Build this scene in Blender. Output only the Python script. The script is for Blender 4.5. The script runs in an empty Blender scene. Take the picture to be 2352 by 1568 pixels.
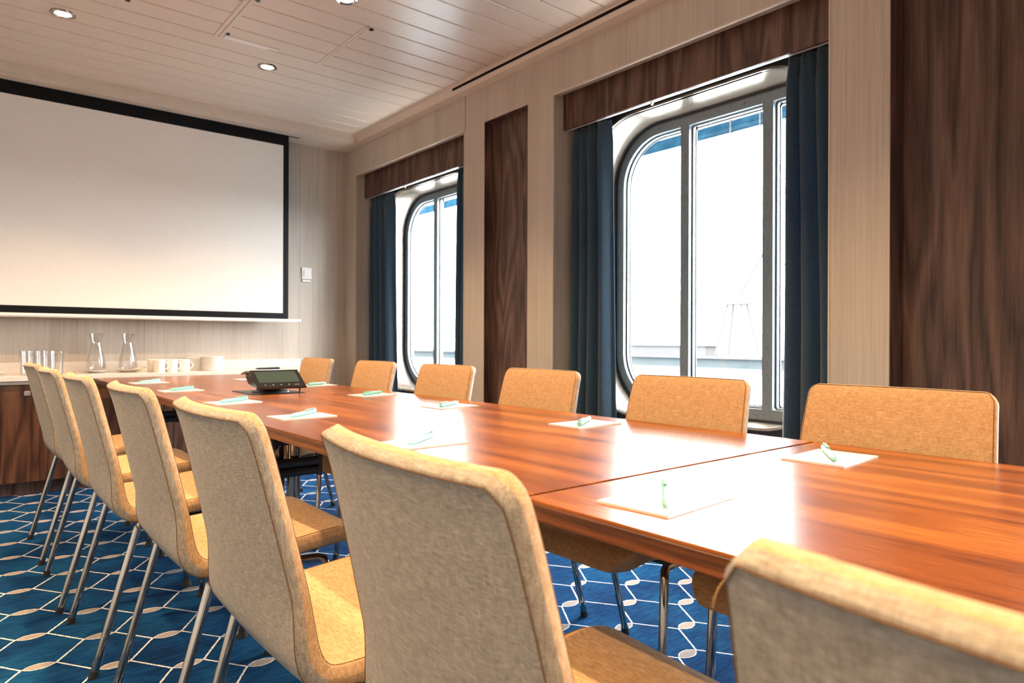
import bpy, bmesh, math, random
from mathutils import Vector, Matrix
random.seed(7)
PI = math.pi
SC = bpy.context.scene
COL = SC.collection

# ------------------------------------------------------------------ camera
YAW, PITCH, ROLL, FPX = 39.52, -0.012, -0.2, 1556.0
_y, _p, _r = (math.radians(a) for a in (YAW, PITCH, ROLL))
F = Vector((math.sin(_y)*math.cos(_p), math.cos(_y)*math.cos(_p), math.sin(_p)))
R0 = Vector((math.cos(_y), -math.sin(_y), 0)); U0 = R0.cross(F)
RR = math.cos(_r)*R0 - math.sin(_r)*U0; UU = math.cos(_r)*U0 + math.sin(_r)*R0
cd = bpy.data.cameras.new('camera'); cam = bpy.data.objects.new('camera', cd); COL.objects.link(cam)
cam.matrix_world = Matrix(((RR.x, UU.x, -F.x, 0), (RR.y, UU.y, -F.y, 0), (RR.z, UU.z, -F.z, 1.0), (0, 0, 0, 1)))
cd.sensor_width = 36.0; cd.lens = 36.0*FPX/2352.0; cd.clip_start = 0.02; cd.clip_end = 2000
cd.dof.use_dof = True; cd.dof.focus_distance = 1.75; cd.dof.aperture_fstop = 6.3
SC.camera = cam

# ------------------------------------------------------------------ sky, exposure
w = bpy.data.worlds.new('sky'); SC.world = w; w.use_nodes = True
bg = w.node_tree.nodes['Background']
bg.inputs[0].default_value = (0.98, 0.985, 1.0, 1); bg.inputs[1].default_value = 32.0
SC.view_settings.view_transform = 'Standard'; SC.view_settings.look = 'None'
SC.view_settings.exposure = 0.45; SC.view_settings.gamma = 1.0; SC.view_settings.use_curve_mapping = False
try:
    SC.cycles.max_bounces = 10; SC.cycles.diffuse_bounces = 6; SC.cycles.glossy_bounces = 5
    SC.cycles.transparent_max_bounces = 16; SC.cycles.sample_clamp_indirect = 6.0
    SC.cycles.use_denoising = True; SC.cycles.caustics_reflective = False; SC.cycles.caustics_refractive = False
except Exception: pass
SPOT_W = 46.0
WIN_DY = 2.575
def portal(y0, y1, z0, z1, x):
    l = bpy.data.lights.new('window_portal', 'AREA'); l.shape = 'RECTANGLE'; l.size = z1-z0; l.size_y = y1-y0
    l.cycles.is_portal = True
    o = bpy.data.objects.new('window_portal', l); COL.objects.link(o)
    o.location = (x, (y0+y1)/2, (z0+z1)/2); o.rotation_euler = (0, PI/2, 0)
    return o
for k in (1, 0, -1): portal(1.40+k*WIN_DY, 2.86+k*WIN_DY, .59, 2.29, 3.32)

# ------------------------------------------------------------------ mesh helpers
class MB:
    def __init__(s): s.v = []; s.f = []; s.m = []
    def face(s, idx, m=0): s.f.append(tuple(idx)); s.m.append(m)
    def box(s, x0, x1, y0, y1, z0, z1, m=0, c=0.0):
        """box, with chamfered vertical/horizontal edges when c > 0"""
        if c <= 0:
            b = len(s.v)
            s.v += [(x0,y0,z0),(x1,y0,z0),(x1,y1,z0),(x0,y1,z0),(x0,y0,z1),(x1,y0,z1),(x1,y1,z1),(x0,y1,z1)]
            for q in ((3,2,1,0),(4,5,6,7),(0,1,5,4),(1,2,6,5),(2,3,7,6),(3,0,4,7)): s.face([b+i for i in q], m)
            return s
        loops = []
        for z, d in ((z0, c), (z0+c, 0), (z1-c, 0), (z1, c)):
            a = [(x0+d+(c if d == 0 else 0), y0+d), (x1-d-(c if d == 0 else 0), y0+d)]
            e = c if d == 0 else 0
            pts = [(x0+d+e, y0+d), (x1-d-e, y0+d), (x1-d, y0+d+e), (x1-d, y1-d-e), (x1-d-e, y1-d), (x0+d+e, y1-d), (x0+d, y1-d-e), (x0+d, y0+d+e)]
            loops.append([(x, y, z) for x, y in pts])
        s.loft(loops, m, cap=True); return s
    def loft(s, loops, m=0, cap=False, closed=True):
        b = len(s.v); n = len(loops[0])
        for L in loops: s.v += [tuple(p) for p in L]
        for i in range(len(loops)-1):
            for j in range(n if closed else n-1):
                k = (j+1) % n
                s.face((b+i*n+j, b+i*n+k, b+(i+1)*n+k, b+(i+1)*n+j), m)
        if cap:
            s.face([b+j for j in range(n)][::-1], m); s.face([b+(len(loops)-1)*n+j for j in range(n)], m)
        return s
    def tube(s, path, r, seg=10, m=0, cap=True, closed=False):
        P = [Vector(p) for p in path]; loops = []; n = len(P)
        up = None
        for i, p in enumerate(P):
            a = P[i-1] if i > 0 else (P[-1] if closed else P[0]); c = P[i+1] if i < n-1 else (P[0] if closed else P[-1])
            t = (c-a).normalized()
            if up is None:
                up = Vector((0,0,1)) if abs(t.z) < .9 else Vector((1,0,0))
            u = (up - t*up.dot(t)).normalized(); up = u; v = t.cross(u)
            rr = r[i] if isinstance(r, (list, tuple)) else r
            loops.append([p + rr*(math.cos(2*PI*k/seg)*u + math.sin(2*PI*k/seg)*v) for k in range(seg)])
        if closed: loops.append(loops[0])
        return s.loft(loops, m, cap=cap and not closed)
    def lathe(s, prof, cx=0, cy=0, z=0, seg=24, m=0):
        loops = [[(cx+r*math.cos(2*PI*k/seg), cy+r*math.sin(2*PI*k/seg), z+h) for k in range(seg)] for r, h in prof]
        b = len(s.v); s.loft(loops, m, cap=True); return s
    def prism(s, poly, x0, x1, m=0):
        """poly of (y,z) extruded in x"""
        return s.loft([[(x0, y, z) for y, z in poly], [(x1, y, z) for y, z in poly]], m, cap=True)

def build(name, mb, mat, parent=None, smooth=None, loc=None, rot=None):
    me = bpy.data.meshes.new(name); me.from_pydata(mb.v, [], mb.f)
    mats = mat if isinstance(mat, (list, tuple)) else [mat]
    for k in mats: me.materials.append(k)
    if len(mats) > 1: me.polygons.foreach_set('material_index', mb.m)
    bm = bmesh.new(); bm.from_mesh(me); bmesh.ops.recalc_face_normals(bm, faces=bm.faces); bm.to_mesh(me); bm.free()
    if smooth is not None:
        me.polygons.foreach_set('use_smooth', [True]*len(me.polygons))
        me.set_sharp_from_angle(angle=math.radians(smooth))
    me.update()
    o = bpy.data.objects.new(name, me); COL.objects.link(o)
    if parent is not None: o.parent = parent
    if loc: o.location = loc
    if rot: o.rotation_euler = rot
    return o
def thing(name, label, cat, loc=(0,0,0), rz=0.0, group=None):
    o = bpy.data.objects.new(name, None); COL.objects.link(o); o.empty_display_size = .05
    o.location = loc; o.rotation_euler = (0, 0, rz); return tag(o, label, cat, group)
def tag(o, label, cat, group=None):
    o['label'] = label; o['category'] = cat
    if group: o['group'] = group
    return o
def struct(o, label=None):
    o['kind'] = 'structure'
    if label: o['label'] = label
    return o
def dup(o, parent=None):
    c = o.copy(); COL.objects.link(c); c.parent = parent
    for ch in list(o.children): dup(ch, c)
    return c
def rrect(y0, y1, z0, z1, r, n=10):
    """rounded rectangle loop in (y,z)"""
    pts = []
    for cy, cz, a0 in ((y1-r, z1-r, 0), (y0+r, z1-r, 90), (y0+r, z0+r, 180), (y1-r, z0+r, 270)):
        for k in range(n+1):
            a = math.radians(a0+90*k/n); pts.append((cy+r*math.cos(a), cz+r*math.sin(a)))
    return pts

# ------------------------------------------------------------------ materials
class N:
    def __init__(s, name):
        s.m = bpy.data.materials.new(name); s.m.use_nodes = True; s.t = s.m.node_tree
        s.b = s.t.nodes['Principled BSDF']; s.out = s.t.nodes['Material Output']
    def n(s, typ, **kw):
        x = s.t.nodes.new(typ)
        for k, v in kw.items():
            if k.startswith('i_'):
                key = k[2:]; key = int(key) if key.isdigit() else key
                if isinstance(v, bpy.types.NodeSocket): s.t.links.new(v, x.inputs[key])
                else: x.inputs[key].default_value = v
            else: setattr(x, k, v)
        return x
    def link(s, a, b): s.t.links.new(a, b)
    def math(s, op, a, b=None, c=None):
        x = s.t.nodes.new('ShaderNodeMath'); x.operation = op
        for i, v in enumerate((a, b, c)):
            if v is None: continue
            if isinstance(v, bpy.types.NodeSocket): s.t.links.new(v, x.inputs[i])
            else: x.inputs[i].default_value = v
        return x.outputs[0]
    def coord(s, kind='Object'): return s.n('ShaderNodeTexCoord').outputs[kind]
    def scaled(s, vec, sc):
        x = s.n('ShaderNodeMapping'); s.link(vec, x.inputs[0]); x.inputs['Scale'].default_value = sc; return x.outputs[0]
    def noise(s, vec, scale=1.0, detail=3.0, rough=.5, dist=0.0):
        x = s.n('ShaderNodeTexNoise'); s.link(vec, x.inputs['Vector']); x.inputs['Scale'].default_value = scale
        x.inputs['Detail'].default_value = detail; x.inputs['Roughness'].default_value = rough; x.inputs['Distortion'].default_value = dist
        return x.outputs['Fac']
    def ramp(s, fac, stops):
        x = s.n('ShaderNodeValToRGB'); s.link(fac, x.inputs[0]); e = x.color_ramp.elements
        while len(e) < len(stops): e.new(0.5)
        for k, (p, c) in enumerate(stops): e[k].position = p; e[k].color = (*c, 1)
        return x.outputs[0]
    def mix(s, f, a, b):
        x = s.n('ShaderNodeMix'); x.data_type = 'RGBA'
        for i, v in ((0, f), (6, a), (7, b)):
            if isinstance(v, bpy.types.NodeSocket): s.link(v, x.inputs[i])
            else: x.inputs[i].default_value = v if not isinstance(v, tuple) else (*v, 1)
        return x.outputs[2]
    def bump(s, h, strength=.2, dist=.002):
        x = s.n('ShaderNodeBump'); s.link(h, x.inputs['Height']); x.inputs['Strength'].default_value = strength
        x.inputs['Distance'].default_value = dist; s.link(x.outputs[0], s.b.inputs['Normal'])
    def col(s, c):
        if isinstance(c, bpy.types.NodeSocket): s.link(c, s.b.inputs['Base Color'])
        else: s.b.inputs['Base Color'].default_value = (*c, 1)
        return s
    def set(s, rough=None, metal=None, spec=None, coat=None, coat_rough=None, sheen=None):
        i = s.b.inputs
        if rough is not None: i['Roughness'].default_value = rough
        if metal is not None: i['Metallic'].default_value = metal
        if spec is not None: i['Specular IOR Level'].default_value = spec
        if coat is not None: i['Coat Weight'].default_value = coat
        if coat_rough is not None: i['Coat Roughness'].default_value = coat_rough
        if sheen is not None: i['Sheen Weight'].default_value = sheen
        return s

def plain(name, c, rough=.5, metal=0.0, spec=.5, **k): return N(name).col(c).set(rough, metal, spec, **k).m

def mat_light_wood():
    a = N('light_oak_veneer'); co = a.coord()
    f1 = a.noise(a.scaled(co, (110, 110, 1.6)), 1, 4, .6)
    f2 = a.noise(a.scaled(co, (240, 240, 5)), 1, 3, .6)
    f3 = a.noise(a.scaled(co, (7, 7, .35)), 1, 2, .5)
    h = a.math('ADD', a.math('MULTIPLY', f1, .45), a.math('ADD', a.math('MULTIPLY', f2, .25), a.math('MULTIPLY', f3, .3)))
    a.col(a.ramp(h, [(.30, (.37, .315, .258)), (.5, (.49, .428, .362)), (.70, (.59, .532, .468))])).set(.42, spec=.35)
    a.bump(h, .08, .001); return a.m
def mat_walnut(name, stretch, stops, rough, rings=16.0, spec=.5, coat=0.0, ring_scale=1.0, coat_rough=.2, fine=1.0, bumpy=.05):
    a = N(name); co = a.coord()
    sx, sy, sz = stretch
    base = a.noise(a.scaled(co, (sx*ring_scale, sy*ring_scale, sz*ring_scale)), 1, 2, .45, .3)
    rg = a.math('PINGPONG', a.math('MULTIPLY', base, rings), 1.0)
    fb = a.noise(a.scaled(co, (sx*22*fine, sy*22*fine, sz*9*fine)), 1, 4, .65)
    fb2 = a.noise(a.scaled(co, (sx*4, sy*4, sz*1.5)), 1, 2, .5)
    h = a.math('ADD', a.math('MULTIPLY', rg, .28), a.math('ADD', a.math('MULTIPLY', fb, .5), a.math('MULTIPLY', fb2, .25)))
    a.col(a.ramp(h, stops)).set(rough, spec=spec, coat=coat, coat_rough=coat_rough)
    a.bump(fb, bumpy, .001); return a.m
def mat_fabric(name, dark, mid, light, sheen=.15):
    a = N(name); co = a.coord()
    warp = a.noise(a.scaled(co, (240, 900, 55)), 1, 2, .6)
    weft = a.noise(a.scaled(co, (460, 45, 900)), 1, 2, .6)
    slub = a.noise(co, 45, 3, .6)
    h = a.math('ADD', a.math('MULTIPLY', warp, .35), a.math('ADD', a.math('MULTIPLY', weft, .5), a.math('MULTIPLY', slub, .12)))
    a.col(a.ramp(h, [(.35, dark), (.49, mid), (.63, light)])).set(.92, spec=.15, sheen=sheen)
    a.bump(h, .6, .0015); return a.m
def mat_carpet():
    a = N('blue_patterned_carpet'); co = a.coord()
    sep = a.n('ShaderNodeSeparateXYZ'); wob = a.n('ShaderNodeTexNoise'); a.link(co, wob.inputs['Vector']); wob.inputs['Scale'].default_value = 160
    wsc = a.n('ShaderNodeVectorMath', operation='SCALE'); wsub = a.n('ShaderNodeVectorMath', operation='SUBTRACT')
    a.link(wob.outputs['Color'], wsub.inputs[0]); wsub.inputs[1].default_value = (.5, .5, .5)
    a.link(wsub.outputs[0], wsc.inputs[0]); wsc.inputs['Scale'].default_value = .007
    add = a.n('ShaderNodeVectorMath', operation='ADD'); a.link(co, add.inputs[0]); a.link(wsc.outputs[0], add.inputs[1])
    a.link(add.outputs[0], sep.inputs[0]); X, Y = sep.outputs[0], sep.outputs[1]
    PX, PY, A, B = .1795, .2675, .045, .0225           # column step, row step, half length and half width of a lozenge
    u = a.math('DIVIDE', a.math('SUBTRACT', X, .205), PX)
    ci = a.math('FLOOR', a.math('ADD', u, .5))
    dx = a.math('MULTIPLY', a.math('SUBTRACT', u, ci), PX)        # signed distance to column centre
    par = a.math('FLOORED_MODULO', ci, 2.0)
    yy = a.math('ADD', a.math('SUBTRACT', Y, 2.520), a.math('MULTIPLY', par, PY/2))
    v = a.math('DIVIDE', yy, PY); vi = a.math('FLOOR', a.math('ADD', v, .5))
    dy = a.math('MULTIPLY', a.math('SUBTRACT', v, vi), PY)
    adx, ady = a.math('ABSOLUTE', dx), a.math('ABSOLUTE', dy)
    # lozenge: |dy| < B*(1-(|dx|/A)^1.7)
    t = a.math('DIVIDE', adx, A)
    lim = a.math('MULTIPLY', a.math('SUBTRACT', 1.0, a.math('POWER', t, 2.3)), B)
    e = a.math('SUBTRACT', lim, ady)                                # >0 inside
    ell = a.math('GREATER_THAN', e, 0.0)
    core = a.math('GREATER_THAN', e, .0035)
    # lines from the tip (A, 0) to (PX/2, PY/4)
    lx, ly = PX/2-A, PY/4; L = math.hypot(lx, ly)
    d = a.math('ABSOLUTE', a.math('DIVIDE', a.math('SUBTRACT', a.math('MULTIPLY', a.math('SUBTRACT', adx, A), ly), a.math('MULTIPLY', ady, lx)), L))
    ln = a.math('MULTIPLY', a.math('LESS_THAN', d, .0030), a.math('GREATER_THAN', adx, A-.002))
    line = a.math('MAXIMUM', ln, a.math('SUBTRACT', ell, core))
    pile = a.noise(a.scaled(co, (1, 1.0, 1)), 520, 3, .7)
    streak = a.noise(a.scaled(co, (14, 70, 14)), 1, 4, .7)
    patch = a.noise(co, 3.2, 3, .6)
    blend = a.math('ADD', a.math('MULTIPLY', streak, .55), a.math('ADD', a.math('MULTIPLY', patch, .5), a.math('MULTIPLY', pile, .25)))
    blue = a.ramp(blend, [(.42, (.0010, .008, .036)), (.60, (.002, .030, .105)), (.80, (.006, .080, .205))])
    grey = a.ramp(a.noise(co, 380, 2, .7), [(.35, (.19, .165, .165)), (.65, (.47, .43, .42))])
    c1 = a.mix(core, blue, grey); c2 = a.mix(line, c1, (.78, .74, .72))
    a.col(c2).set(.95, spec=.1, sheen=.0)
    a.bump(a.math('ADD', pile, a.math('MULTIPLY', a.math('MAXIMUM', line, ell), .4)), .6, .003); return a.m
def mat_glass_thin(name, tint=(1, 1, 1), refl=.08, rough=.0, grime=0.0):
    a = N(name); tr = a.n('ShaderNodeBsdfTransparent'); tr.inputs[0].default_value = (*tint, 1)
    gl = a.n('ShaderNodeBsdfGlossy'); gl.inputs['Roughness'].default_value = rough
    lw = a.n('ShaderNodeLayerWeight'); lw.inputs[0].default_value = .35
    fac = a.math('ADD', a.math('MULTIPLY', lw.outputs['Facing'], refl*4), refl*.4)
    mx = a.n('ShaderNodeMixShader'); a.link(a.math('MINIMUM', fac, .9), mx.inputs[0]); a.link(tr.outputs[0], mx.inputs[1]); a.link(gl.outputs[0], mx.inputs[2])
    a.link(mx.outputs[0], a.out.inputs[0]); return a.m
def mat_curtain():
    a = N('navy_melange_curtain'); co = a.coord()
    m1 = a.noise(a.scaled(co, (900, 900, 140)), 1, 2, .7); m2 = a.noise(a.scaled(co, (700, 700, 700)), 1, 1, .5)
    h = a.math('ADD', a.math('MULTIPLY', m1, .7), a.math('MULTIPLY', m2, .3))
    c = a.ramp(h, [(.38, (.014, .030, .048)), (.56, (.044, .078, .110)), (.72, (.17, .235, .275))])
    a.col(c).set(.9, spec=.15, sheen=.2); a.bump(h, .4, .001)
    tl = a.n('ShaderNodeBsdfTranslucent'); tl.inputs[0].default_value = (.06, .17, .27, 1)
    mx = a.n('ShaderNodeMixShader'); mx.inputs[0].default_value = .16
    a.link(a.b.outputs[0], mx.inputs[1]); a.link(tl.outputs[0], mx.inputs[2]); a.link(mx.outputs[0], a.out.inputs[0]); return a.m
def emit(name, c, s):
    a = N(name); a.col((0, 0, 0)); a.b.inputs['Emission Color'].default_value = (*c, 1); a.b.inputs['Emission Strength'].default_value = s; return a.m
def mat_noisy(name, c0, c1, scale, rough, spec=.4, stretch=(1, 1, 1), metal=0.0, bump=.05):
    a = N(name); h = a.noise(a.scaled(a.coord(), stretch), scale, 3, .6)
    a.col(a.ramp(h, [(.35, c0), (.65, c1)])).set(rough, metal, spec); a.bump(h, bump, .001); return a.m

M = {}
M['oak'] = mat_light_wood()
M['walnut'] = mat_walnut('dark_walnut_veneer', (5, 5, .55), [(.32, (.034, .017, .013)), (.5, (.092, .049, .037)), (.7, (.168, .097, .074))], .42, 15, .4)
M['cab'] = mat_walnut('cabinet_walnut', (6, 6, .6), [(.32, (.035, .013, .008)), (.5, (.09, .036, .02)), (.7, (.16, .072, .04))], .4, 14, .4)
M['table'] = mat_walnut('table_walnut_veneer', (7, .55, 7), [(.30, (.085, .020, .0035)), (.52, (.195, .053, .0085)), (.74, (.32, .105, .017))], .27, 8, .55, 0.0, .9, bumpy=.02)
M['table_edge'] = mat_walnut('table_edge_band', (9, .5, 30), [(.34, (.040, .011, .005)), (.52, (.105, .032, .012)), (.70, (.20, .066, .026))], .35, 9, .5)
M['fab_in'] = mat_fabric('amber_upholstery', (.30, .180, .092), (.45, .285, .155), (.62, .42, .25))
M['fab_out'] = mat_fabric('beige_upholstery', (.19, .165, .138), (.32, .285, .246), (.49, .445, .39))
M['thread'] = plain('brown_thread', (.16, .085, .035), .9, 0, .1)
M['chrome'] = plain('chrome', (.40, .385, .37), .07, 1.0)
M['darkchrome'] = plain('black_chrome', (.045, .04, .04), .14, .6)
M['black'] = plain('black_plastic', (.012, .012, .013), .4)
M['gloss_black'] = plain('gloss_black', (.008, .008, .009), .12, 0, .6)
M['rubber'] = plain('black_rubber', (.012, .012, .012), .7)
M['carpet'] = mat_carpet()
M['ceil'] = mat_noisy('ceiling_enamel', (.65, .555, .465), (.68, .58, .49), 30, .33, .45, bump=.01)
M['ceil_trim'] = mat_noisy('ceiling_trim_enamel', (.65, .56, .47), (.68, .585, .495), 20, .38, .4, bump=.01)
M['void'] = plain('dark_gap', (.012, .010, .009), .9, 0, .1)
M['screen'] = mat_noisy('projection_fabric', (.80, .77, .725), (.83, .80, .755), 60, .8, .15, bump=.01)
M['border'] = plain('black_screen_border', (.003, .004, .006), .55, 0, .18)
M['white'] = plain('white_enamel', (.80, .79, .77), .35)
M['white_plastic'] = plain('white_plastic', (.82, .80, .78), .4)
M['porcelain'] = plain('white_porcelain', (.82, .80, .77), .15, 0, .5)
M['stone'] = mat_noisy('pale_counter_laminate', (.66, .60, .54), (.72, .66, .60), 90, .18, .5, bump=.0)
M['alu'] = plain('brushed_aluminium', (.66, .66, .67), .3, 1.0)
M['lining'] = mat_noisy('brushed_reveal_metal', (.66, .54, .44), (.72, .60, .50), 14, .22, .5, (1, 1, 8), .92, .015)
M['steel'] = mat_noisy('satin_steel_frame', (.20, .24, .265), (.25, .285, .305), 20, .36, .4, (6, 6, 1), .25, .01)
M['gasket'] = plain('dark_gasket', (.010, .014, .020), .35)
M['bead'] = plain('bright_glazing_bead', (.78, .80, .82), .16, 1.0)
M['navydark'] = plain('dark_reveal_board', (.010, .009, .013), .5)
M['curtain'] = mat_curtain()
M['pane'] = mat_glass_thin('window_glass', (.97, .985, .98), .05)
M['glass'] = mat_glass_thin('clear_glassware', (.97, .97, .97), .14)
M['paper'] = plain('white_paper', (.80, .81, .80), .45, 0, .4)
M['mint'] = plain('mint_plastic', (.165, .42, .375), .4, 0, .3)
M['mint_dark'] = plain('mint_tip', (.22, .52, .50), .3)
M['napkin'] = plain('white_napkin', (.82, .80, .78), .9)
M['lamp'] = emit('lamp_disc', (1.0, .80, .55), 16.0)
M['lcd'] = plain('touch_display', (.030, .045, .038), .08, 0, .6)
M['icon'] = plain('icon_print', (.07, .08, .08), .5)
M['seabeam'] = mat_noisy('blue_painted_beam', (.003, .0125, .023), (.0065, .023, .039), 9, 1.0, 0.0, bump=.0)
M['quay'] = mat_noisy('grey_quay_wall', (.031, .038, .041), (.039, .044, .046), .05, 1.0, 0.0, bump=.0)
M['crane'] = plain('pale_crane_paint', (.046, .044, .045), 1, 0, .0)
M['shed'] = plain('pale_shed_paint', (.050, .0485, .049), 1, 0, .0)
M['water'] = mat_noisy('harbour_water', (.10, .14, .16), (.14, .18, .20), .4, .12, .9, bump=.3)

# pad cover: white with pale wave print
def mat_pad():
    a = N('printed_pad_sheet'); co = a.coord(); sep = a.n('ShaderNodeSeparateXYZ'); a.link(co, sep.inputs[0])
    wv = a.noise(a.scaled(co, (16, 42, 1)), 1, 2, .5)
    band = a.math('LESS_THAN', a.math('ABSOLUTE', a.math('SUBTRACT', wv, .60)), .028)
    side = a.math('LESS_THAN', sep.outputs[1], .055)
    a.col(a.mix(a.math('MULTIPLY', band, side), (.82, .83, .82), (.52, .70, .74))).set(.22, spec=.5); return a.m
M['pad'] = mat_pad()

# ------------------------------------------------------------------ room dimensions
XW, YE, ZL, ZW, ZC, ZS = 2.77, 5.75, 2.482, 2.72, 2.78, 2.717
XL, YB = -1.75, -2.95
TZ = .745

M['joint'] = plain('oak_joint', (.20, .16, .12), .8, 0, .1)
# floor
b = MB(); b.box(XL-.1, 3.4, YB-.1, YE+.1, -.12, 0.0)
struct(build('floor', b, M['carpet']), 'blue carpet with pale honeycomb lines and lozenges')
# far end wall, left wall, wall behind
b = MB(); b.box(XL-.1, 3.4, YE, YE+.12, 0, 3.0); wall_end = struct(build('wall_end', b, M['oak']), 'pale oak end wall behind the projection screen')
M['paint'] = mat_noisy('cream_wall_paint', (.74, .70, .63), (.77, .73, .66), 25, .7, .2)
b = MB(); b.box(XL-.12, XL, YB-.1, YE, 0, 3.0); struct(build('wall_left', b, M['paint']))
b = MB(); b.box(XL-.1, 3.4, YB-.12, YB, 0, 3.0); struct(build('wall_back', b, M['paint']))
for x in (2.335, 1.12, -.10):                    # panel joints of the end wall
    b = MB(); b.box(x-.0008, x+.0008, YE-.0006, YE+.001, .845, 2.71); build('panel_joint', b, M['joint'], wall_end)

# window wall: piers, fascia, recesses
wins = [(1.314+k*WIN_DY, 2.98+k*WIN_DY) for k in (1, 0, -1)]
wall = MB()
wall.box(XW, XW+.06, YB, YE, ZL, 3.0)                        # fascia
wall.box(XW+.06, 3.34, YB, YE, ZL+.045, 3.0)                 # solid above the pockets
def pier(x, y0, y1):
    wall.box(x, 3.34, y0, y1, 0, ZL); wall.box(XW+.06, 3.34, y0, y1, ZL, ZL+.045)
pier(XW, wins[0][1], YE)                                     # pier by the end wall
recs = []
for (a0, a1), depth in (((2.98, 3.889), .07), ((.405, 1.314), .125), ((-2.170, -1.261), .07)):
    r0, r1 = a0+.230, a1-.230
    pier(XW, a0, r0); pier(XW, r1, a1); pier(XW+depth+.02, r0, r1)
    recs.append((r0, r1, depth))
pier(XW, YB, -2.170)
wall_right = struct(build('wall_right', wall, M['oak']), 'pale oak window wall with piers between the windows')
for r0, r1, d in recs:                                        # walnut lined niches
    q = MB(); q.box(XW+d, XW+d+.019, r0+.0005, r1-.0005, 0, ZL-.0005); build('niche_panel', q, M['walnut'], wall_right)
    for y0, y1 in ((r0+.0003, r0+.003), (r1-.003, r1-.0003)):
        q = MB(); q.box(XW+.002, XW+d, y0, y1, 0, ZL+.002); build('niche_jamb', q, M['walnut'], wall_right)
    q = MB(); q.box(XW+.002, XW+d, r0+.0005, r1-.0005, ZL-.004, ZL-.0005); build('niche_head', q, M['walnut'], wall_right)
q = MB(); q.box(XW-.001, XW+.001, 3.880, 3.883, ZL, ZW); build('panel_joint', q, M['void'], wall_right)
M['oak_edge'] = plain('oak_edge_band', (.56, .49, .41), .4)
for i, (y0, y1) in enumerate(wins):                           # light edge bands round each pocket
    q = MB(); q.box(XW-.004, XW+.012, y0, y1, ZL-.009, ZL+.001); build('edge_band', q, M['oak_edge'], wall_right)
    for y in (y0-.0005, y1-.006):
        q = MB(); q.box(XW-.003, XW+.010, y, y+.0065, 0, ZL-.009); build('edge_band', q, M['oak_edge'], wall_right)

# ceiling: backing, single slats, cornice with the air slot, soffit by the screen
b = MB(); b.box(XL-.1, 3.34, YB-.1, YE+.1, ZC+.012, 3.05); ceiling = struct(build('ceiling', b, M['void']), 'cream enamelled slat ceiling')
def slat_mesh(x0, x1):
    q = MB(); hw = .168/2-.0040; t = .012
    prof = [(-hw, t), (-hw, .003), (-hw+.003, 0), (hw-.003, 0), (hw, .003), (hw, t)]
    return q.prism(prof, x0, x1)
YS0 = 5.330
hatch = (1.165, 1.835, 2.99, 4.170)
me_full = None; halves = None
SLX1 = 2.672
n_slat = int((YS0-YB)/.168)+1
first = {}
for k in range(-1, n_slat):
    y1 = YS0 - .168*k; yc = y1-.084
    if yc > 5.45: continue
    segs = [(XL, SLX1)]
    if hatch[2] < yc < hatch[3]: segs = [(XL, 1.172), (1.212, 1.800), (1.826, SLX1)] if yc > 3.50 else [(XL, 1.172), (1.212, SLX1)]
    for sgm in segs:
        if sgm not in first:
            o = build('ceiling_slat', slat_mesh(*sgm), M['ceil'], ceiling); first[sgm] = o
        else:
            o = first[sgm].copy(); COL.objects.link(o); o.parent = ceiling
        o.location = (0, yc, ZC)
for x0, x1, y0, y1 in ((1.168, 1.190, 2.99, 4.164), (1.194, 1.216, 2.99, 4.164), (1.796, 1.812, 3.495, 4.156), (1.815, 1.830, 3.495, 4.156)):
    q = MB(); q.box(x0, x1, y0, y1, ZC-.004, ZC+.012); build('hatch_trim', q, M['ceil_trim'], ceiling)
q = MB(); q.box(1.218, 1.535, 4.108, 4.128, ZC-.008, ZC+.001); q.box(1.218, 1.47, 4.128, 4.146, ZC-.008, ZC+.001); build('label_strip', q, M['white_plastic'], ceiling)
for x, y in ((1.225, 4.085), (1.225, 3.585), (.70, 4.02), (1.838, 3.50)):
    q = MB(); q.lathe([(.013, 0), (.013, .004), (.004, .006)], x, y, ZC-.006, 12); build('hatch_lock', q, M['darkchrome'], ceiling, 40)
corn = MB()
prof = [(2.668, ZC+.012), (2.668, ZC-.003), (2.688, ZC-.010), (2.6895, ZC-.020), (2.6895, ZC-.020)]
corn.loft([[(x, y, z) for x, z in ((2.668, 2.80), (2.668, 2.777), (2.684, 2.772), (2.692, 2.748), (2.706, 2.725), (2.722, 2.72), (2.80, 2.72), (2.80, 2.80))] for y in (YB, YE)], cap=True)
cornice = struct(build('trim_1', corn, M['ceil_trim'], None, 35), 'cream cornice along the window wall')
q = MB(); q.loft([[(x, y, z) for x, z in ((2.6855, 2.7625), (2.6905, 2.7475), (2.70, 2.75), (2.695, 2.765))] for y in (YB+.2, 3.925)], cap=True)
build('air_slot', q, M['void'], cornice)
sof = MB(); sof.box(XL, 2.77, 5.392, YE, ZS, 2.80)
soffit = struct(build('trim_2', sof, M['ceil_trim']), 'cream lowered soffit over the projection screen')
q = MB(); q.box(-.32, 2.262, 5.468, 5.560, ZS-.006, ZS+.002); build('screen_slot_cover', q, M['ceil_trim'], soffit)
q = MB(); q.box(-.32, 2.262, 5.560, 5.590, ZS-.0045, ZS+.001); build('screen_slot', q, M['void'], soffit)

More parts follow.
